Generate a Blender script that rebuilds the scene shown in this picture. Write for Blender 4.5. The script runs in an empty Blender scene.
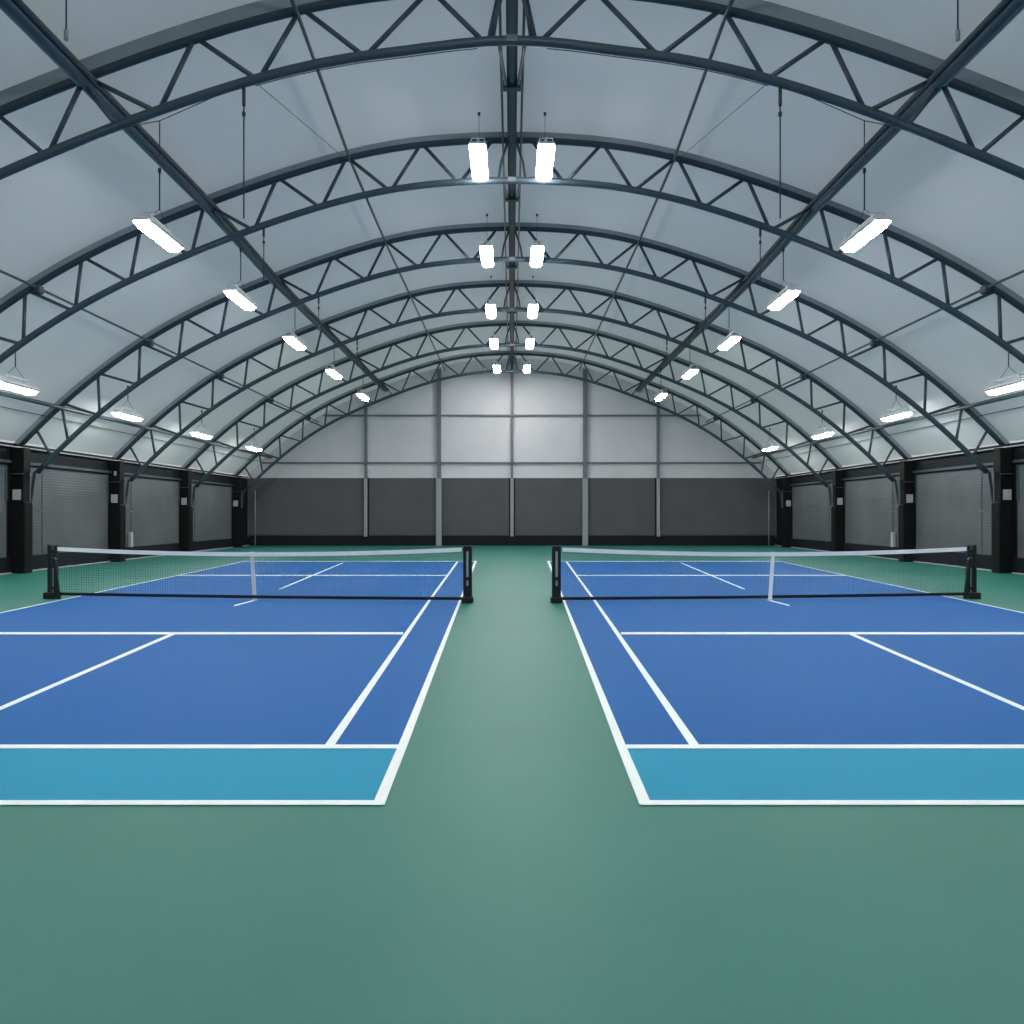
import bpy, math, random
from mathutils import Vector, Matrix
random.seed(4)
S = bpy.context.scene
COL = S.collection
PI = math.pi

# ------------------------------------------------------------------ place
H = 1.70            # eye height
W = 14.5            # half width of the hall (wall face)
F = 800.0           # focal length for a 1024 px frame
HOR = 514.5         # horizon row
RU, RL = 1.365*W, 1.303*W        # radii of upper and lower chord
ZC = H - .786*W                  # height of the arch centre
YN, YB = -9.0, 43.9              # hall ends
ARCH = [12.65, 17.95, 23.5, 29.25, 35.35, 41.85]
EAVE = H + .1345*W
ZREAR = H + 36.5*43.85/800

def bump(x):
    t = (abs(x)/W - .12)/.66
    q = min(1, max(0, (abs(x)/W-.15)/.4)); q = q*q*(3-2*q)
    return -.0085*W*q + (-.007*W*math.sin(PI*t)**2 if 0 < t < 1 else 0.0)
def dip(x):                       # the nearest truss is bent a little flatter away from its crown
    q = min(1, abs(x)/W/.14); return -.0065*W*q*q*(3-2*q)
def arc(th, R, near=False):
    x = R*math.sin(th)
    return x, ZC + R*math.cos(th) + bump(x) + (dip(x) if near else 0)
def zroof(x, R=RU):
    return ZC + math.sqrt(R*R - x*x) + bump(x)
def fl(px, py):                   # a spot of the floor seen at this pixel
    d = F*H/(py - HOR)
    return (px-512.0)*d/F, d

# ------------------------------------------------------------------ materials
def lin(c):
    return tuple(((v/255)/12.92 if v/255 <= .04045 else ((v/255+.055)/1.055)**2.4) for v in c) + (1,)
MATS = {}
def mat(name, rgb, rough=.6, metal=0, var=.06, scale=3.0, spec=.5, bumpy=0, bscale=60, emit=0, detail=4):
    m = bpy.data.materials.new(name); m.use_nodes = True
    nt = m.node_tree; b = nt.nodes['Principled BSDF']
    c = lin(rgb)
    tc = nt.nodes.new('ShaderNodeTexCoord')
    n = nt.nodes.new('ShaderNodeTexNoise'); n.inputs['Scale'].default_value = scale; n.inputs['Detail'].default_value = detail
    r = nt.nodes.new('ShaderNodeValToRGB')
    r.color_ramp.elements[0].position = .3; r.color_ramp.elements[1].position = .7
    r.color_ramp.elements[0].color = tuple(v*(1-var) for v in c[:3])+(1,)
    r.color_ramp.elements[1].color = tuple(min(1, v*(1+var)) for v in c[:3])+(1,)
    nt.links.new(tc.outputs['Object'], n.inputs['Vector']); nt.links.new(n.outputs['Fac'], r.inputs['Fac'])
    nt.links.new(r.outputs['Color'], b.inputs['Base Color'])
    b.inputs['Roughness'].default_value = rough; b.inputs['Metallic'].default_value = metal
    b.inputs['Specular IOR Level'].default_value = spec
    if bumpy:
        n2 = nt.nodes.new('ShaderNodeTexNoise'); n2.inputs['Scale'].default_value = bscale; n2.inputs['Detail'].default_value = 3
        bp = nt.nodes.new('ShaderNodeBump'); bp.inputs['Strength'].default_value = bumpy; bp.inputs['Distance'].default_value = .02
        nt.links.new(tc.outputs['Object'], n2.inputs['Vector']); nt.links.new(n2.outputs['Fac'], bp.inputs['Height'])
        nt.links.new(bp.outputs['Normal'], b.inputs['Normal'])
    if emit:
        b.inputs['Emission Color'].default_value = (1, .985, .96, 1); b.inputs['Emission Strength'].default_value = emit
    MATS[name] = m
    return m
mat('steel', (60, 75, 84), .42, .1, .10, 2.0)
mat('steel_dark', (48, 61, 70), .45, .1, .10, 2.0)
mat('rail_grey', (138, 149, 155), .55, .0, .08, 2.0)
mat('steel_light', (104, 110, 117), .5, .1, .06, 2.0)
mat('post_grey', (150, 153, 158), .5, .1, .06, 2.0)
mat('membrane', (208, 214, 214), .75, 0, .05, .35, .3, .12, 1.2)
mat('gable', (210, 208, 213), .7, 0, .04, .6, .3, .08, 2.0)
mat('wall_dark', (17, 21, 26), .7, 0, .10, 1.5, .25)
mat('kick', (17, 19, 27), .7, 0, .10, 2, .25)
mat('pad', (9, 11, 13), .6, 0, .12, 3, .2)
mat('rear_cloth', (90, 89, 92), .8, 0, .07, .7, .2, .15, 5)
mat('trim_white', (170, 174, 176), .6, 0, .05, 3)
mat('paint_white', (236, 242, 242), .6, 0, .03, 6)
mat('green', (34, 113, 100), .47, 0, .08, .35, .38, .15, 120, 0, 8)
mat('blue', (8, 92, 160), .55, 0, .06, .4, .12, .15, 120, 0, 8)
mat('teal', (12, 140, 176), .55, 0, .06, .5, .15, .15, 120, 0, 8)
mat('net_black', (8, 9, 11), .5, 0, .1, 8)
mat('cord', (44, 62, 74), .7, 0, .05, 8)
mat('tape', (242, 244, 244), .7, 0, .03, 6)
mat('chrome', (170, 176, 180), .3, .8, .04, 6)
mat('housing', (226, 229, 230), .45, 0, .03, 6)
mat('lamp', (255, 255, 255), .5, 0, 0, 1, .5, 0, 60, 38.0)
mat('wire', (42, 50, 56), .5, .2, .05, 6)
mat('plate', (158, 160, 158), .6, 0, .10, 12)

def slat_mat():
    m = bpy.data.materials.new('shutter_cloth'); m.use_nodes = True
    nt = m.node_tree; b = nt.nodes['Principled BSDF']; b.inputs['Roughness'].default_value = .7
    tc = nt.nodes.new('ShaderNodeTexCoord'); sp = nt.nodes.new('ShaderNodeSeparateXYZ')
    nt.links.new(tc.outputs['Object'], sp.inputs['Vector'])
    mu = nt.nodes.new('ShaderNodeMath'); mu.operation = 'MULTIPLY'; mu.inputs[1].default_value = 2*PI/.085
    si = nt.nodes.new('ShaderNodeMath'); si.operation = 'SINE'
    nt.links.new(sp.outputs['Z'], mu.inputs[0]); nt.links.new(mu.outputs[0], si.inputs[0])
    r = nt.nodes.new('ShaderNodeValToRGB')
    r.color_ramp.elements[0].position = 0; r.color_ramp.elements[0].color = lin((80, 83, 86))
    r.color_ramp.elements[1].position = .75; r.color_ramp.elements[1].color = lin((88, 91, 94))
    ad = nt.nodes.new('ShaderNodeMath'); ad.operation = 'MULTIPLY_ADD'; ad.inputs[1].default_value = .5; ad.inputs[2].default_value = .5
    nt.links.new(si.outputs[0], ad.inputs[0]); nt.links.new(ad.outputs[0], r.inputs['Fac'])
    n = nt.nodes.new('ShaderNodeTexNoise'); n.inputs['Scale'].default_value = .8
    nt.links.new(tc.outputs['Object'], n.inputs['Vector'])
    mx = nt.nodes.new('ShaderNodeMixRGB'); mx.blend_type = 'SOFT_LIGHT'; mx.inputs['Fac'].default_value = .35
    nt.links.new(r.outputs['Color'], mx.inputs[1]); nt.links.new(n.outputs['Fac'], mx.inputs[2])
    nt.links.new(mx.outputs['Color'], b.inputs['Base Color'])
    bp = nt.nodes.new('ShaderNodeBump'); bp.inputs['Strength'].default_value = .25; bp.inputs['Distance'].default_value = .01
    nt.links.new(ad.outputs[0], bp.inputs['Height']); nt.links.new(bp.outputs['Normal'], b.inputs['Normal'])
    MATS['shutter_cloth'] = m
slat_mat()
def translucent(m, tint, amount):       # roof fabric lets soft daylight through
    nt = m.node_tree; b = nt.nodes['Principled BSDF']; out = nt.nodes['Material Output']
    t = nt.nodes.new('ShaderNodeBsdfTranslucent'); t.inputs['Color'].default_value = lin(tint)
    x = nt.nodes.new('ShaderNodeMixShader'); x.inputs[0].default_value = amount
    nt.links.new(b.outputs[0], x.inputs[1]); nt.links.new(t.outputs[0], x.inputs[2]); nt.links.new(x.outputs[0], out.inputs['Surface'])
translucent(MATS['membrane'], (225, 230, 232), .4)

# ------------------------------------------------------------------ mesh builder
class MB:
    def __init__(s): s.v = []; s.f = []; s.sm = []
    def add(s, vs, fs, smooth=False):
        o = len(s.v); s.v += [tuple(v) for v in vs]
        for f in fs: s.f.append(tuple(i+o for i in f)); s.sm.append(smooth)
    def box(s, x0, x1, y0, y1, z0, z1, bev=0):
        if x0 > x1: x0, x1 = x1, x0
        if bev:                      # chamfered vertical and horizontal edges
            b = bev; vs = []; rings = [(z0, b), (z0+b, 0), (z1-b, 0), (z1, b)]
            for z, i in rings:
                for x, y in ((x0+i+b, y0+i), (x1-i-b, y0+i), (x1-i, y0+i+b), (x1-i, y1-i-b), (x1-i-b, y1-i), (x0+i+b, y1-i), (x0+i, y1-i-b), (x0+i, y0+i+b)):
                    vs.append((x, y, z))
            fs = [tuple(range(7, -1, -1)), tuple(range(24, 32))]
            for k in range(3):
                for j in range(8):
                    a = k*8+j; c = k*8+(j+1) % 8; fs.append((a, c, c+8, a+8))
            s.add(vs, fs); return s
        s.add([(x0,y0,z0),(x1,y0,z0),(x1,y1,z0),(x0,y1,z0),(x0,y0,z1),(x1,y0,z1),(x1,y1,z1),(x0,y1,z1)],
              [(3,2,1,0),(4,5,6,7),(0,1,5,4),(1,2,6,5),(2,3,7,6),(3,0,4,7)])
        return s
    def tube(s, pts, r, n=8, caps=True):
        pts = [Vector(p) for p in pts]; vs = []; fs = []
        up = None
        for i, p in enumerate(pts):
            if i == 0: t = pts[1]-pts[0]
            elif i == len(pts)-1: t = pts[-1]-pts[-2]
            else: t = (pts[i+1]-p).normalized() + (p-pts[i-1]).normalized()
            t.normalize()
            if up is None:
                ref = Vector((0, 0, 1)) if abs(t.z) < .95 else Vector((0, 1, 0))
                up = (ref - t*ref.dot(t)).normalized()
            else:
                up = (up - t*up.dot(t)).normalized()
            sd = t.cross(up)
            rr = r[i] if isinstance(r, (list, tuple)) else r
            for k in range(n):
                a = 2*PI*k/n + PI/n
                vs.append(p + sd*(math.cos(a)*rr) + up*(math.sin(a)*rr))
        for i in range(len(pts)-1):
            for k in range(n):
                a = i*n+k; b = i*n+(k+1) % n
                fs.append((a, b, b+n, a+n))
        s.add(vs, fs, n > 4)
        if caps:
            o = len(s.v)-len(vs)
            s.f.append(tuple(o+k for k in range(n-1, -1, -1))); s.sm.append(False)
            s.f.append(tuple(o+(len(pts)-1)*n+k for k in range(n))); s.sm.append(False)
        return s
    def bar(s, a, b, w, h):           # rectangular bar a to b
        a = Vector(a); b = Vector(b); t = (b-a).normalized()
        ref = Vector((0, 0, 1)) if abs(t.z) < .95 else Vector((0, 1, 0))
        u = (ref - t*ref.dot(t)).normalized(); d = t.cross(u)
        vs = [p + d*(i*w/2) + u*(j*h/2) for p in (a, b) for i, j in ((-1,-1),(1,-1),(1,1),(-1,1))]
        s.add(vs, [(0,3,2,1),(4,5,6,7),(0,1,5,4),(1,2,6,5),(2,3,7,6),(3,0,4,7)])
        return s
    def build(s, name, m, parent=None):
        me = bpy.data.meshes.new(name); me.from_pydata(s.v, [], s.f); me.update()
        me.polygons.foreach_set('use_smooth', s.sm)
        me.materials.append(MATS[m])
        o = bpy.data.objects.new(name, me); COL.objects.link(o)
        if parent: o.parent = parent; o.matrix_parent_inverse = Matrix.Identity(4); o.location = (0, 0, 0) if parent.parent else -Vector(parent.location)
        return o
def thing(name, label, cat, loc=(0, 0, 0), group=None):
    o = bpy.data.objects.new(name, None); COL.objects.link(o); o.location = loc
    o.empty_display_size = .2
    o['label'] = label; o['category'] = cat
    if group: o['group'] = group
    return o
def tag(o, label, cat, group=None):
    o['label'] = label; o['category'] = cat
    if group: o['group'] = group
    return o
def struct(o): o['kind'] = 'structure'; return o
SIDE = {-1: 'left', 1: 'right'}
ORD = ['nearest', 'second', 'third', 'fourth', 'fifth', 'farthest']

# ------------------------------------------------------------------ setting
struct(MB().box(-W-.3, W+.3, YN-.3, YB+.3, -.2, 0).build('floor', 'green'))
# membrane roof, one shell from eave to eave
RM = RU + .175
def membrane():
    N = 96; th0 = math.asin((W+.06)/RM)
    ys = []
    a = [YN-.3] + [YN+2+5.6*k for k in range(3)] + ARCH + [YB+.3]
    for i in range(len(a)-1):
        for j in range(6): ys.append((a[i] + (a[i+1]-a[i])*j/6, (j/6)))
    ys.append((a[-1], 0)); vs = []; fs = []
    for y, t in ys:
        sag = .035*math.sin(PI*t)           # fabric pulled taut, a touch lower between arches
        for k in range(N+1):
            x, z = arc(-th0+2*th0*k/N, RM - sag); vs.append((x, y, z))
    for i in range(len(ys)-1):
        for k in range(N):
            q = i*(N+1)+k; fs.append((q, q+N+1, q+N+2, q+1))
    m = MB(); m.add(vs, fs, True); return m
struct(membrane().build('ceiling', 'membrane'))
for s, nm in ((-1, 'wall_left'), (1, 'wall_right')):
    x0, x1 = s*W, s*(W+.3)
    struct(MB().box(min(x0,x1), max(x0,x1), YN-.3, YB+.3, 0, EAVE+.12).build(nm, 'wall_dark'))
def gable(y0, y1):
    N = 72; th0 = math.asin(W/(RM)); vs = []; fs = []
    top = [arc(-th0+2*th0*k/N, RM+.03) for k in range(N+1)]
    for y in (y0, y1):
        for x, z in top: vs.append((x, y, z))
        for x, z in top: vs.append((x, y, EAVE-.05))
    M = 2*(N+1)
    for k in range(N):
        fs.append((k, k+1, N+1+k+1, N+1+k)); fs.append((M+k, M+N+1+k, M+N+1+k+1, M+k+1))
    m = MB(); m.add(vs, fs); return m
g = gable(YB, YB+.15); g.box(-W-.3, W+.3, YB, YB+.3, 0, EAVE-.05)
struct(g.build('wall_back', 'gable'))
g = gable(YN-.15, YN); g.box(-W-.3, W+.3, YN-.3, YN, 0, EAVE-.05)
struct(g.build('wall_front', 'gable'))
# skirting boards and eave trims
for s in (-1, 1):
    struct(MB().box(s*(W-.05), s*W, YN, YB, 0, .47).build('baseboard_'+SIDE[s], 'kick'))
    struct(MB().box(s*(W-.10), s*(W-.05), YN, YB, 0, .035).build('trim_%d' % (1 if s < 0 else 2), 'trim_white'))
    struct(MB().box(s*(W-.14), s*(W-.04), YN, YB, EAVE-.0, EAVE+.03).build('trim_%d' % (3 if s < 0 else 4), 'trim_white'))
struct(MB().box(-W+.05, W-.05, YB-.05, YB, 0, .55).build('baseboard_back', 'kick'))

# ------------------------------------------------------------------ floor markings
def slab(m, pts, z0, z1):
    n = len(pts); a = sum(pts[i][0]*pts[(i+1) % n][1]-pts[(i+1) % n][0]*pts[i][1] for i in range(n))
    if a < 0: pts = pts[::-1]
    vs = [(x, y, z0) for x, y in pts]+[(x, y, z1) for x, y in pts]
    fs = [tuple(range(n-1, -1, -1)), tuple(range(n, 2*n))]+[(i, (i+1) % n, n+(i+1) % n, n+i) for i in range(n)]
    m.add(vs, fs); return m
def mx(s, pts):                    # courts mirror each other about the hall's centre line
    return [(x*(-s), y) for x, y in pts]
def court(s):
    side = SIDE[s]
    o = thing('tennis_court', 'blue court with a teal end strip painted on green floor, %s of the centre walkway' % side, 'court', (s*5, 14, 0), 'courts side by side')
    def P(*q): return mx(s, [fl(*p) for p in q])
    # outer sideline through two far points, carried on to the near end outside the frame
    a = fl(0, 613.2); b = fl(240, 562.4); k = (a[0]-b[0])/(a[1]-b[1])
    dn = fl(380, 803)[1]; d2 = fl(380, 747)[1]
    xo = lambda d: a[0]+k*(d-a[1])
    blue = [(xo(d2), d2), fl(400, 747)[0:2], fl(475.5, 561.5), (xo(fl(0, 561.5)[1]), fl(0, 561.5)[1])]
    slab(MB(), mx(s, blue), .0, .004).build('playing_surface', 'blue', o)
    teal = [(xo(dn), dn), fl(379, 803), fl(402, 747), (xo(d2), d2)]
    slab(MB(), mx(s, teal), .0, .004).build('end_strip', 'teal', o)
    L = lambda nm, *q: slab(MB(), P(*q), .003, .007).build(nm, 'paint_white', o)
    # inner sideline
    L('sideline', (374.2, 801.3), (384.2, 805.9), (407, 747), (461.2, 601), (477.0, 561.0), (474.6, 561.0), (458.9, 601), (397.8, 747))
    # singles line
    L('alley_line', (323.6, 747.5), (333.4, 747.5), (430.6, 601), (458.4, 562), (456.4, 562), (427.8, 601))
    # cross lines
    def cross(nm, y0, y1, xr, xl=None):
        pts = [fl(xr, y0), fl(xr, y1)]
        if xl is None: pts += [(xo(pts[1][1]), pts[1][1]), (xo(pts[0][1]), pts[0][1])]
        else: pts += [fl(xl, y1), fl(xl, y0)]
        slab(MB(), mx(s, pts), .0035, .0075).build(nm, 'paint_white', o)
    cross('baseline', 801.3, 805.9, 383)
    cross('back_line', 745.5, 749.2, 402)
    cross('service_line', 632.7, 634.7, 403)
    cross('service_line', 575.2, 575.8, 449)
    cross('baseline', 561.35, 561.65, 475)
    # centre line pieces
    L('centre_line', (-60, 737), (-60, 733.2), (169.5, 634.5), (175.5, 634.5))
    L('centre_line', (233.5, 606.6), (235.5, 605.0), (254, 600.2), (257.5, 600.4))
    L('centre_line', (278.6, 589.2), (281.4, 589.2), (344, 563), (342, 563))
    # outer sideline
    w = .05; q = [(xo(dn)-w/2, dn), (xo(dn)+w/2, dn), (xo(28.9)+w/2, 28.9), (xo(28.9)-w/2, 28.9)]
    slab(MB(), mx(s, q), .003, .007).build('sideline', 'paint_white', o)
for s in (-1, 1): court(s)

# ------------------------------------------------------------------ nets
def net(s):
    side = SIDE[s]
    A = Vector((s*.857, 15.45, 0)); B = Vector((s*9.28, 16.2, 0))      # inner and outer post feet
    u = (B-A).normalized(); n = Vector((-u.y, u.x, 0)); Ln = (B-A).length
    o = thing('tennis_net', 'low court net with white top tape between black posts, on the %s court' % side, 'net', tuple(A), 'court nets')
    g0, g1 = .117, Ln-.08
    def top(t): return 1.065 + (-.02)*t - .40*t*(1-t)
    def low(t): return .075 + .02*t - .05*t*(1-t)
    def pt(d, z, off=0): return A + u*d + n*off + Vector((0, 0, z))
    m = MB(); step = .052; r = .0012
    k = 0; d = g0
    while d < g1:
        t = (d-g0)/(g1-g0)
        m.bar(pt(d, low(t)), pt(d, top(t)-.05), r*2, r*2); d += step
    NZ = 18
    for j in range(1, NZ):
        prev = None
        for i in range(33):
            t = i/32; dd = g0+(g1-g0)*t; p = pt(dd, low(t)+(top(t)-.06-low(t))*j/NZ)
            if prev is not None: m.bar(prev, p, r*2, r*2)
            prev = p
    m.build('netting', 'cord', o)
    def band(nm, mt, fa, fb, th):
        vs = []; fs = []; N = 32
        for i in range(N+1):
            t = i/N; dd = g0+(g1-g0)*t
            for off, z in ((-th, fa(t)), (th, fa(t)), (th, fb(t)), (-th, fb(t))): vs.append(pt(dd, z, off))
        for i in range(N):
            for q in range(4): a = i*4+q; b = i*4+(q+1) % 4; fs.append((a, a+4, b+4, b))
        fs += [(0, 1, 2, 3), (N*4+3, N*4+2, N*4+1, N*4)]
        mb = MB(); mb.add(vs, fs); return mb.build(nm, mt, o)
    band('top_tape', 'tape', lambda t: top(t)-.082, lambda t: top(t)-.003, .008)
    band('bottom_tape', 'net_black', lambda t: low(t)-.03, lambda t: low(t)+.03, .007)
    # centre strap, leaning a little as it does in the photo
    dm = (g0+g1)/2 - .0
    a = pt(dm+.01, .012, -.018 if s < 0 else -.018); b = pt(dm+.075, top(.5)+.004, -.018)
    cs = MB().bar(a, b, .072, .012).build('centre_strap', 'tape', o)
    mb = MB(); c = pt(dm+.01, 0, -.0); mb.box(c.x-.05, c.x+.05, c.y-.04, c.y+.04, .008, .02); mb.build('strap_anchor', 'trim_white', cs)
    # inner post: one broad box section
    p = thing('net_post', 'black box section net post by the green walkway, %s court' % side, 'net post', tuple(A), 'net posts by the walkway')
    x, y = A.x, A.y
    MB().box(x-.115, x+.115, y-.13, y+.13, 0, .11, .012).build('base', 'net_black', p)
    U = MB().box(x-.085, x+.085, y-.07, y+.07, .10, 1.075, .012); U = U.build('upright', 'net_black', p)
    MB().box(x-.07, x+.07, y-.078, y+.078, 1.075, 1.095, .005).build('cap', 'net_black', U)
    MB().box(x-.022, x+.022, y-.085, y-.07, .50, .99, .003).build('highlight_strip', 'post_grey', U)  # grey strip stands in for the highlight down the black post's front
    MB().box(x-.020, x+.020, y-.087, y-.07, .33, .43, .003).build('winch_plate', 'chrome', U)
    # outer post: twin uprights and a raking stay
    p = thing('net_post', 'black twin upright net post with raking stay at outer edge, %s court' % side, 'net post', tuple(B), 'net posts at the outer edges')
    x, y = B.x, B.y
    MB().box(x-s*.078, x+s*.15, y-.13, y+.13, 0, .13, .012).build('base', 'net_black', p)
    MB().box(x+s*.075-.032, x+s*.075+.032, y-.05, y+.05, .12, 1.09, .01).build('upright', 'net_black', p)
    U = MB().box(x-s*.045-.028, x-s*.045+.028, y-.05, y+.05, .12, 1.08, .01).build('upright', 'net_black', p)
    for z in (.18, .62, .92): MB().box(x-.02, x+.045, y-.03, y+.03, z, z+.06).build('spacer', 'net_black', p)
    MB().bar((x-s*.05, y-.07, .82), (x-s*.15, y-.07, .0), .05, .04).build('stay', 'net_black', p)
    m = MB(); m.tube([(x-s*.05, y-.075, .80), (x-s*.05, y-.05, .80)], .035, 12); m.build('winch', 'chrome', U)
    return o
for s in (-1, 1): net(s)

# ------------------------------------------------------------------ arches
TU0 = [.006, .066, .169, .256, .348, .427, .505, .583, .660, .730, .781]
TL0 = [.0225, .123, .214, .301, .399, .472, .547, .621, .698, .764, .80]
TU = [.021, .1027, .188, .269, .355, .434, .508, .583, .660, .730, .781]
TL = [.0626, .145, .229, .312, .392, .472, .547, .621, .698, .764, .80]
ALBL = ['nearest curved steel roof truss, its upper chord running out of the top of the view',
        'second curved roof truss from the front, crossing behind the two largest ridge lights',
        'third curved roof truss from the front, standing on the columns closest to the camera',
        'fourth curved roof truss from the front, resting on the second pair of columns',
        'fifth curved roof truss from the front, next to last before the gable wall',
        'farthest curved roof truss, close in front of the pale gable wall']
def arch(i):
    y = ARCH[i]; nr = i == 0; tu, tl = (TU0, TL0) if nr else (TU, TL)
    o = thing('roof_truss', ALBL[i], 'roof truss', (0, y, 0), 'curved trusses under the roof')
    N = 72; t0 = math.asin((W-.03)/RU)
    up = [(lambda q: (q[0], y, q[1]))(arc(-t0+2*t0*k/N, RU, nr)) for k in range(N+1)]
    MB().tube(up, .070, 12).build('upper_chord', 'steel_dark', o)
    # roof rail carried on the chord
    vs = []; fs = []; t0 = math.asin((W)/RU)
    for k in range(N+1):
        th = -t0+2*t0*k/N
        for R, d in ((RU+.055, -.045), (RU+.055, .045), (RU+.165, .06), (RU+.165, -.06)):
            x, z = arc(th, R, nr and R < RU+.1); vs.append((x, y+d, z))
    for k in range(N):
        for q in range(4): a = k*4+q; b = k*4+(q+1) % 4; fs.append((a, b, b+4, a+4))
    m = MB(); m.add(vs, fs); m.build('roof_rail', 'rail_grey', o)
    t1 = math.asin(.961*W/RL)
    lo = [(lambda q: (q[0], y, q[1]))(arc(-t1+2*t1*k/N, RL, nr)) for k in range(N+1)]
    MB().tube(lo, .075, 12).build('lower_chord', 'steel', o)
    for s in (-1, 1):
        def U(t, e=0): q = arc(t+e, RU-.05, nr); return (s*q[0], y, q[1])
        def Lw(t, e=0): q = arc(t+e, RL+.04, nr); return (s*q[0], y, q[1])
        e = .0035
        for k in range(len(tu)):
            MB().tube([U(tu[k], e), Lw(tl[k], -e)], .040, 8).build('web_member', 'steel', o)
            if k+1 < len(tu)-1:
                MB().tube([Lw(tl[k], e), U(tu[k+1], -e)], .040, 8).build('web_member', 'steel', o)
        # radial post under the heavy purlin
        MB().tube([U(.352), Lw(.338)], .034, 8).build('web_post', 'steel', o)
        # kneed foot of the lower chord, down to the column pad
        a = Vector(lo[-1] if s > 0 else lo[0]); 
        fs_ = MB().tube([a+Vector((-s*.03, 0, .03)), (s*14.02, y, 2.93), (s*14.15, y, 2.03)], [.075, .05, .04], 10).build('foot_strut', 'steel', o)
        MB().box(s*14.16-.06, s*14.16+.06, y-.15, y+.05, 1.98, 2.06).build('foot_plate', 'steel_light', fs_)
    # knuckle where both halves are bolted
    MB().box(-.09, .09, y-.085, y-.07, lo[N//2][2]-.05, lo[N//2][2]+.05).build('splice_plate', 'steel_light', o)
    return o
for i in range(len(ARCH)): arch(i)

# ------------------------------------------------------------------ purlins
R_in = RU - .02
def purlin_pts(X, off, ox=0):     # runs slightly off parallel over the first bays
    s = 1 if X > 0 else -1; a = abs(X)
    xs = {6.85: [6.70, 6.70, 6.77, 6.92, 6.92], 3.62: [3.36, 3.38, 3.62, 3.68, 3.68]}.get(a, [a]*5)
    return [(s*x+ox, y, zroof(x)+off+(dip(x) if j == 1 else dip(x)*.6 if j == 0 else 0)) for j, (x, y) in enumerate(zip(xs, [YN]+ARCH[:3]+[YB]))]
Y0P = 5.0
# ridge beam with side rods and knee braces
o = thing('ridge_beam', 'thick dark ridge beam running down the middle of the roof', 'beam', (0, 6, 0))
zr = zroof(0)
MB().box(-.10, .10, YN, YB, zr-.17, zr+.06).build('beam', 'steel_dark', o)
MB().box(-.045, .045, YN, YB, zr-.21, zr-.17).build('cable_tray', 'steel', o)
for s in (-1, 1):
    MB().tube([(s*.20, YN, zr-.12), (s*.20, YB, zr-.12)], .026, 8).build('side_rod', 'steel', o)
mids = [(ARCH[i]+ARCH[i+1])/2 for i in range(5)]
for y in [9.3]+mids:
    MB().box(-.17, .17, y-.07, y+.07, zr-.27, zr-.12).build('clamp', 'steel_dark', o)
for i, y in enumerate(ARCH):
    zl = ZC+RL
    for s in (-1, 1):
        if i < 5: MB().tube([(s*.22, y, zl+.03), (s*.20, y+.9, zl+.35), (s*.11, mids[i], zr-.20)], .03, 8).build('knee_brace', 'steel', o)
        yp = 9.3 if i == 0 else mids[i-1]
        MB().tube([(s*.30, y, zl+.03), (s*.24, y-.12, zl+.35), (s*.09, y-.3, zr-.15)], .03, 8).build('knee_brace', 'steel', o)
def purlin(X, r, off, name, label, sub=False, clamp=False, mt='steel'):
    o = thing(name, label, 'purlin', (X, 6, 0))
    MB().tube(purlin_pts(X, off), r, 10).build('pipe', mt, o)
    s = 1 if X > 0 else -1
    if sub:
        z = zroof(X)+off
        MB().tube(purlin_pts(X, off+.02, -s*.13), .05, 8).build('side_pipe', 'steel_dark', o)
        MB().tube(purlin_pts(X, off-.03, s*.12), .03, 8).build('conduit', 'rail_grey', o)
    if clamp:
        for y in ARCH:
            z = zroof(X)+off
            MB().box(X-.07, X+.07, y-.1, y+.1, z-.12, z+.06, .02).build('clamp', 'steel_dark', o)
for s in (-1, 1):
    sd = SIDE[s]
    purlin(s*6.85, .095, -.12, 'heavy_purlin', 'thick twin pipe purlin running from the top %s corner towards the gable' % sd, sub=True)
    purlin(s*3.62, .032, -.08, 'thin_purlin', 'thin pipe purlin just %s of the ridge beam' % sd)
    purlin(s*10.62, .03, -.10, 'thin_purlin', 'thin pipe purlin high on the %s slope, below the thick purlin' % sd, clamp=True)
    purlin(s*13.2, .062, -.10, 'eave_purlin', 'pipe purlin low on the %s slope behind the low row of lights' % sd)
    o = MB().tube([(s*13.68, YN, zroof(13.68)+.10), (s*13.68, YB, zroof(13.68)+.10)], .014, 6).build('tension_cable', 'wire')
    tag(o, 'thin tension cable along the foot of the roof fabric, %s side' % sd, 'cable')

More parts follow.
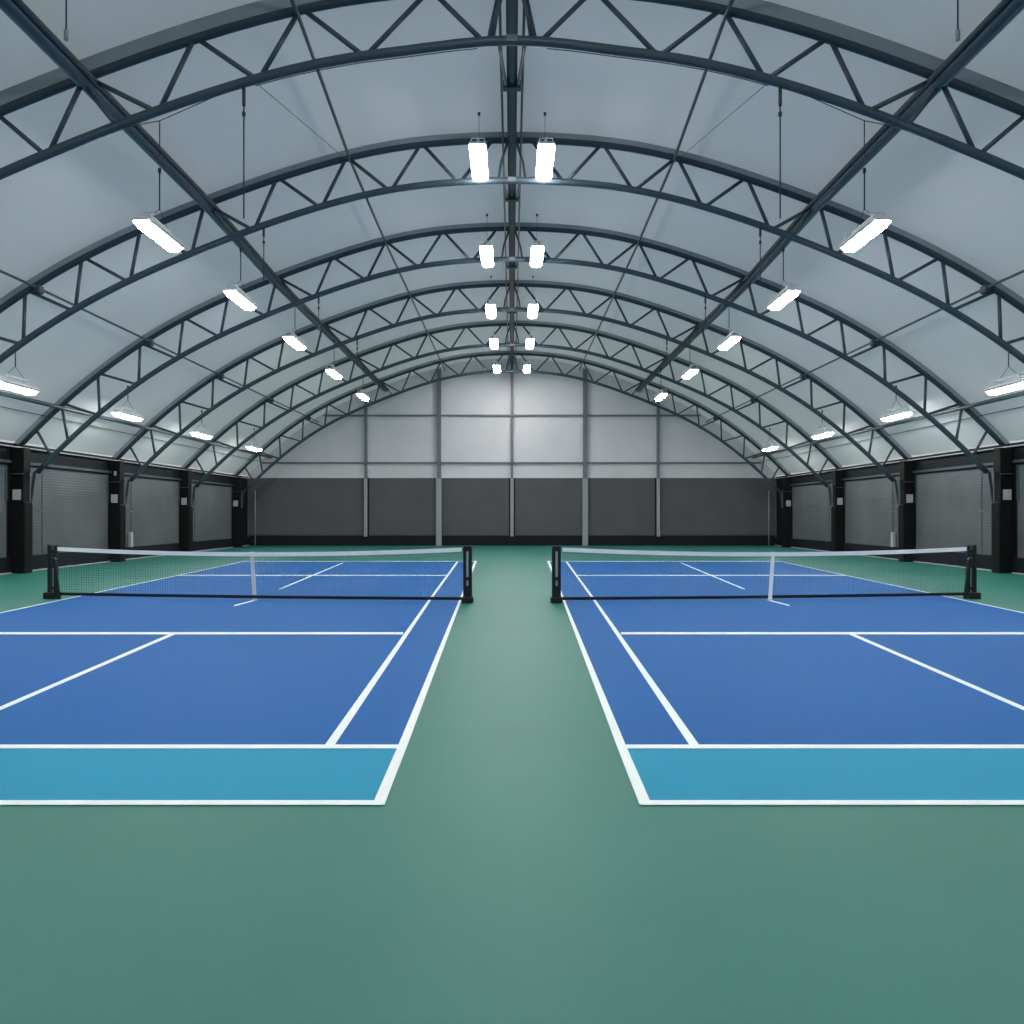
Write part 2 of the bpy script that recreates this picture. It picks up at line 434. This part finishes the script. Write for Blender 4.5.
# ------------------------------------------------------------------ lights
def make_light(X, y, Z, ztop, label, group, sc=1.0, cr=.013):
    o = thing('hanging_light', label, 'light', (X, y, Z), group)
    L, Wd = .82*sc, .165*sc
    def oct_(z0, z1, hw, hl, c):       # flat tray with clipped corners
        return [(X+a, y+b, z) for z in (z0, z1) for a, b in ((-hw+c,-hl),(hw-c,-hl),(hw,-hl+c),(hw,hl-c),(hw-c,hl),(-hw+c,hl),(-hw,hl-c),(-hw,-hl+c))]
    F8 = [tuple(range(7,-1,-1)), tuple(range(8,16))]+[(j,(j+1)%8,8+(j+1)%8,8+j) for j in range(8)]
    # two glowing diffusers, end to end
    for q in (-1, 1):
        m = MB(); yc = q*(L/2)
        vs = []
        for z, i in ((Z-.105, .045), (Z-.03, 0), (Z+.0, 0)):
            for a, b in ((-Wd+.03+i,-L/2+.02+i),(Wd-.03-i,-L/2+.02+i),(Wd-i,-L/2+.04+i),(Wd-i,L/2-.04-i),(Wd-.03-i,L/2-.02-i),(-Wd+.03+i,L/2-.02-i),(-Wd+i,L/2-.04-i),(-Wd+i,-L/2+.04+i)):
                vs.append((X+a, y+yc+b, z))
        fs = [tuple(range(7,-1,-1)), tuple(range(16,24))]
        for k in range(2):
            for j in range(8): fs.append((k*8+j, k*8+(j+1)%8, k*8+8+(j+1)%8, k*8+8+j))
        m.add(vs, fs); m.build('diffuser', 'lamp', o)
    m = MB(); m.add(oct_(Z+.001, Z+.045, Wd+.02, L+.02, .05), F8)
    for q in (-1, 1): m.box(X+q*(Wd+.004), X+q*(Wd+.02), y-L, y+L, Z-.03, Z+.02)
    m.add(oct_(Z+.045, Z+.085, Wd-.06, L-.08, .05), F8); m.build('housing', 'housing', o)
    m = MB()
    for q in (-1, 1): m.tube([(X-Wd*.9, y+q*(L-.1), Z+.03), (X-Wd*.8, y+q*(L-.22), Z+.22), (X+Wd*.8, y+q*(L-.22), Z+.22), (X+Wd*.9, y+q*(L-.1), Z+.03)], .014, 6)
    m.tube([(X, y-L+.22, Z+.22), (X, y+L-.22, Z+.22)], .028, 8)
    hf = m.build('hanger_frame', 'housing', o)
    m = MB()
    zb = min(Z+.50, ztop-.05)
    for q in (-1, 1): m.tube([(X, y+q*.38, Z+.22), (X, y, zb)], .006, 5)
    m.build('bridle', 'wire', hf)
    sc_ = MB().tube([(X, y, zb-.02), (X, y, ztop)], cr, 6).build('suspension_cable', 'wire', o)
    MB().tube([(X, y, ztop-.10), (X, y, ztop-.01)], .03, 8).build('hook', 'steel_dark', sc_)
    return o
RD = [17.0, 22.75, 28.65, 34.5, 40.6]
RDX = [.70, .71, .75, .775, .76]
RDZ = [7.50, 7.36, 7.305, 7.40, 7.41]
RD2 = [15.55, 20.2, 25.25, 30.8, 36.8]
RD3 = [20.3, 26.25, 32.5, 39.1]
R3 = ['cut by the %s edge of the view', 'second from the front', 'third from the front', 'farthest of its row']
for s in (-1, 1):
    sd = SIDE[s]
    for k, y in enumerate(RD):
        make_light(s*RDX[k], y, H+RDZ[k], zroof(.7)+.2, 'glowing strip light hung just %s of the ridge beam, %s in its row' % (sd, ['nearest','second','third','fourth','farthest'][k]), 'strip lights along the ridge', .98, .005)
    for k, y in enumerate(RD2):
        make_light(s*6.85, y, H+5.44, zroof(6.85)-.225, 'glowing strip light hung under the %s thick purlin, %s in its row' % (sd, ['nearest','second','third','fourth','farthest'][k]), 'strip lights under the thick purlins', .93)
    for k, y in enumerate(RD3):
        t = R3[k] % sd if '%s' in R3[k] else R3[k]
        make_light(s*12.3, y*.976, H+3.17, zroof(12.3)+.15, 'low strip light by the %s eave purlin, %s' % (sd, t), 'strip lights low over the side walls', .9)
    # unseen lamps added to the rows outside the view, to brighten the foreground
    for y in (9.2, 3.4):
        make_light(s*.7, y, H+7.4, zroof(.64)+.2, 'strip light of the %s ridge row above or behind the camera' % sd, 'added lights outside the view')
        make_light(s*6.85, y, H+5.44, zroof(6.85)-.225, 'strip light of the %s purlin row beside or behind the camera' % sd, 'added lights outside the view')
    for y in (13.9, 8.5):
        make_light(s*12.3, y, H+3.17, zroof(12.3)+.15, 'strip light of the %s low row beside or behind the camera' % sd, 'added lights outside the view')

# ------------------------------------------------------------------ columns
CL = ['closest to the camera', 'second from the camera', 'third from the camera', 'in the back corner']
for s in (-1, 1):
    for i, y in enumerate(ARCH[2:]):
        o = thing('steel_column', 'dark steel column with padded foot on the %s wall, %s' % (SIDE[s], CL[i]), 'column', (s*14.2, y, 0), 'columns along the side walls')
        c = y-(.26 if i == 0 else .36)
        MB().box(s*14.03, s*14.5, c-.2, c+.2, 0, 2.06, .03).build('padding', 'pad', o)
        m = MB(); m.box(s*14.10, s*14.14, c-.15, c+.15, 2.05, EAVE-.02); m.box(s*14.42, s*14.46, c-.15, c+.15, 2.05, EAVE-.02); m.box(s*14.13, s*14.43, c-.08, c+.08, 2.05, EAVE-.02)
        m.build('shaft', 'pad', o)
        MB().box(s*14.08, s*14.47, c-.17, c+.17, 2.92, EAVE-.02, .01).build('head_casing', 'pad', o)
        MB().box(s*14.08, s*14.46, c-.18, c-.15, 2.86, 2.89).build('strap', 'steel', o)
        pb = MB().box(s*14.12, s*14.42, c-.185, c-.15, 2.06, 2.46).build('plate_back', 'pad', o)
        MB().box(s*14.15, s*14.39, c-.20, c-.18, 2.12, 2.42, .005).build('notice_plate', 'plate', pb)
        MB().box(s*14.10, s*14.24, y-.10, y-.06, 2.06, 2.95).build('bracket_plate', 'steel_light', o)
        MB().box(s*14.43, s*14.5, y-.70, y-.62, 2.1, 3.24).build('guide_rail', 'steel', o)
        if i == 1 and s < 0: MB().box(s*14.2, s*14.28, c-.20, c-.17, 3.1, 3.25, .005).build('small_lamp', 'plate', o)

# ------------------------------------------------------------------ wall shutters per bay
edges = [ARCH[1]-1.0] + ARCH[1:]
BL = ['by the edge of the view', 'in first full bay', 'in second full bay', 'in last bay before the corner']
for s in (-1, 1):
    for i in range(4):
        y0, y1 = ARCH[1+i]-.05, ARCH[2+i]-.62
        o = thing('wall_shutter', 'grey slatted shutter on the %s wall, %s' % (SIDE[s], BL[i]), 'shutter', (s*W, y0, 0), 'shutters along the side walls')
        MB().box(s*(W-.04), s*W, y0, y1, .47, 3.12).build('slat_curtain', 'shutter_cloth', o)
        MB().box(s*(W-.12), s*W, y0-.1, y1+.1, 3.18, 3.26).build('head_rail', 'steel', o)
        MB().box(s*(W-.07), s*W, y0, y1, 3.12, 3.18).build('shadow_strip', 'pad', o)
        MB().box(s*(W-.055), s*(W-.04), y0+1.15, y0+1.18, .47, 3.17).build('seam', 'steel', o)
        MB().box(s*(W-.065), s*(W-.04), y0+.95, y0+1.3, 1.80, 1.83).build('pull_handle', 'steel_light', o)
        if i == 2:
            MB().tube([(s*(W-.08), y0+.28, 1.0), (s*(W-.08), y0+.28, 3.18)], .03, 8).build('conduit', 'steel_light', o)
    y = ARCH[3]+.95
    b = MB().box(s*(W-.18), s*(W-.05), y-.09, y+.06, .47, 1.0, .015); b.box(s*(W-.17), s*(W-.05), y-.07, y+.04, 1.0, 1.04)
    tag(b.build('wall_box', 'trim_white'), 'small white upright box at foot of the %s wall beside the second column' % SIDE[s], 'box')
    struct(MB().box(s*(W-.06), s*W, YN, ARCH[1]+.3, .47, 3.2).build('trim_%d' % (5 if s < 0 else 6), 'shutter_cloth'))

# ------------------------------------------------------------------ rear wall
yb = YB
xs = [-14.64, -8.0, -4.0, 0, 4.0, 8.0, 14.64]
PL = ['wide panel left of all the posts', 'second panel from the left', 'third panel from the left, left of the middle post', 'third panel from the right, right of the middle post', 'second panel from the right', 'wide panel right of all the posts']
for i in range(6):
    o = thing('wall_panel', 'dark grey cloth panel at foot of the gable wall, ' + PL[i].replace('panel ', 'one ', 1) , 'panel', ((xs[i]+xs[i+1])/2, yb, 0), 'grey panels of the gable wall')
    x0, x1 = xs[i]+.17, xs[i+1]-.17
    MB().box(x0, x1, yb-.05, yb, .55, ZREAR).build('cloth', 'rear_cloth', o)
    MB().box(x0-.0, x1+.0, yb-.07, yb-.05, .55, .62).build('bottom_bar', 'steel', o)
for i, x in enumerate(xs[1:-1]):
    big = i in (1, 3)
    lab = ['leftmost tall thin post on the gable wall', 'broad grey post on the gable wall left of its middle', 'thin post in the middle of the gable wall, under the ridge beam',
           'broad grey post on the gable wall right of its middle', 'rightmost tall thin post on the gable wall'][i]
    w = .15 if big else .09
    o = thing('wall_post', lab, 'post', (x, yb, 0), 'posts of the gable wall')
    zt = zroof(x)+.05
    MB().box(x-w, x+w, yb-.22, yb-.06, 0 if big else .5, ZREAR-.03).build('lower_section', 'post_grey', o)
    MB().box(x-w*.75, x+w*.75, yb-.20, yb-.0, ZREAR-.03, zt).build('upper_section', 'steel_light', o)
    MB().box(x-w*1.2, x+w*1.2, yb-.22, yb-.12, 4.46, 4.6).build('joint_plate', 'steel_light', o)
    MB().box(x-.17, x+.17, yb-.06, yb, .55, ZREAR).build('backing_strip', 'kick', o)
for s in (-1, 1):
    o = MB().tube([(s*14.05, yb-.15, 0), (s*14.05, yb-.15, 3.0)], .035, 8).build('corner_pipe', 'post_grey')
    tag(o, 'thin pale vertical pipe in the %s back corner' % SIDE[s], 'pipe')
for z, nm in ((7.13, 'upper'), (4.53, 'lower')):
    hw = math.sqrt(RU**2-(z-ZC)**2)-.1
    o = MB().box(-hw, hw, yb-.10, yb-.0, z-.045, z+.045).build('wall_rail', 'steel_light')
    tag(o, '%s horizontal rail across the pale gable wall' % nm, 'rail')

# ------------------------------------------------------------------ hanging cords and wires
def hang(x, y, ztop, ln, lab, thick=.35):
    o = thing('hanging_rope', lab, 'rope', (x, y, 0), 'ropes hung from the trusses')
    MB().tube([(x, y, ztop), (x, y, ztop-thick)], .028, 8).build('hook_rod', 'steel_dark', o)
    MB().tube([(x, y, ztop-thick-.10), (x, y, ztop-thick-.16)], .03, 8).build('stop_bead', 'steel_dark', o)
    MB().tube([(x, y, ztop-thick), (x, y, ztop-ln)], .012, 6).build('cord', 'wire', o)
HL = ['nearest', 'second', 'third', 'fourth']
for s in (-1, 1):
    for i, (x, ln) in enumerate(((4.24, 2.1), (5.57, 1.2), (5.68, 1.0), (5.66, 1.0))):
        y = ARCH[i]
        hang(s*x, y, zroof(x, RL)-.05+(dip(x) if i == 0 else 0), ln, 'thin rope hanging from the %s truss, %s of the ridge' % (HL[i], SIDE[s]), .32 if i == 0 else .2)
    # slack wire slung under the nearest lower chord, with a drop to the purlin
    y = ARCH[0]; z = lambda X: zroof(X, RL)+dip(X)
    o = thing('slack_wire', 'slack wire slung under the nearest truss, %s side' % SIDE[s], 'wire', (s*5.5, y, 0), 'wires slung under the nearest truss')
    MB().tube([(s*6.2, y-.05, z(6.2)-.08), (s*5.55, y-.05, z(5.55)-.20), (s*4.9, y-.05, z(4.9)-.14), (s*4.5, y-.05, z(4.5)-.085)], .007, 5).build('wire', 'wire', o)
    MB().tube([(s*5.55, y-.05, z(5.55)-.20), (s*5.55, y-.05, z(5.55)-.75)], .009, 6).build('drop', 'wire', o)
    pts = [(s*X, y-.02, z(X)-.115) for X in [4.05-.35*k for k in range(11)]]
    MB().tube(pts, .008, 5).build('conduit_wire', 'wire', o)
    o = MB().tube([(s*4.1, ARCH[0], zroof(4.1, RL)+dip(4.1)), (s*3.62, ARCH[1], zroof(3.62)-.125)], .006, 5).build('stay_wire', 'wire')
    tag(o, 'fine diagonal stay wire between the two nearest trusses, %s of the ridge' % SIDE[s], 'wire')
    zt = zroof(6.13)+.2
    o = thing('roof_cable', 'vertical cable at the top %s corner, dropping beside the thick purlin' % SIDE[s], 'cable', (s*6.13, 11, 0))
    MB().tube([(s*6.13, 11.0, zt), (s*6.13, 11.0, H+6.66)], .011, 6).build('cable', 'wire', o)
    MB().tube([(s*6.13, 11.0, H+6.66), (s*6.13, 11.0, H+6.52)], .03, 8).build('shackle', 'rail_grey', o)

# ------------------------------------------------------------------ camera, world
cam = bpy.data.cameras.new('camera'); co = bpy.data.objects.new('camera', cam); COL.objects.link(co)
co.location = (0, 0, H); co.rotation_euler = (PI/2, 0, 0)
cam.sensor_width = 36; cam.lens = 36*F/1024; cam.shift_y = (HOR-512)/1024
cam.clip_end = 200
S.camera = co
w = bpy.data.worlds.new('world'); S.world = w; w.use_nodes = True
w.node_tree.nodes['Background'].inputs[0].default_value = (.83, .89, .91, 1)
w.node_tree.nodes['Background'].inputs[1].default_value = .37
S.view_settings.view_transform = 'Standard'; S.view_settings.look = 'None'
S.view_settings.gamma = 1; S.view_settings.use_curve_mapping = False
S.view_settings.exposure = 0.75
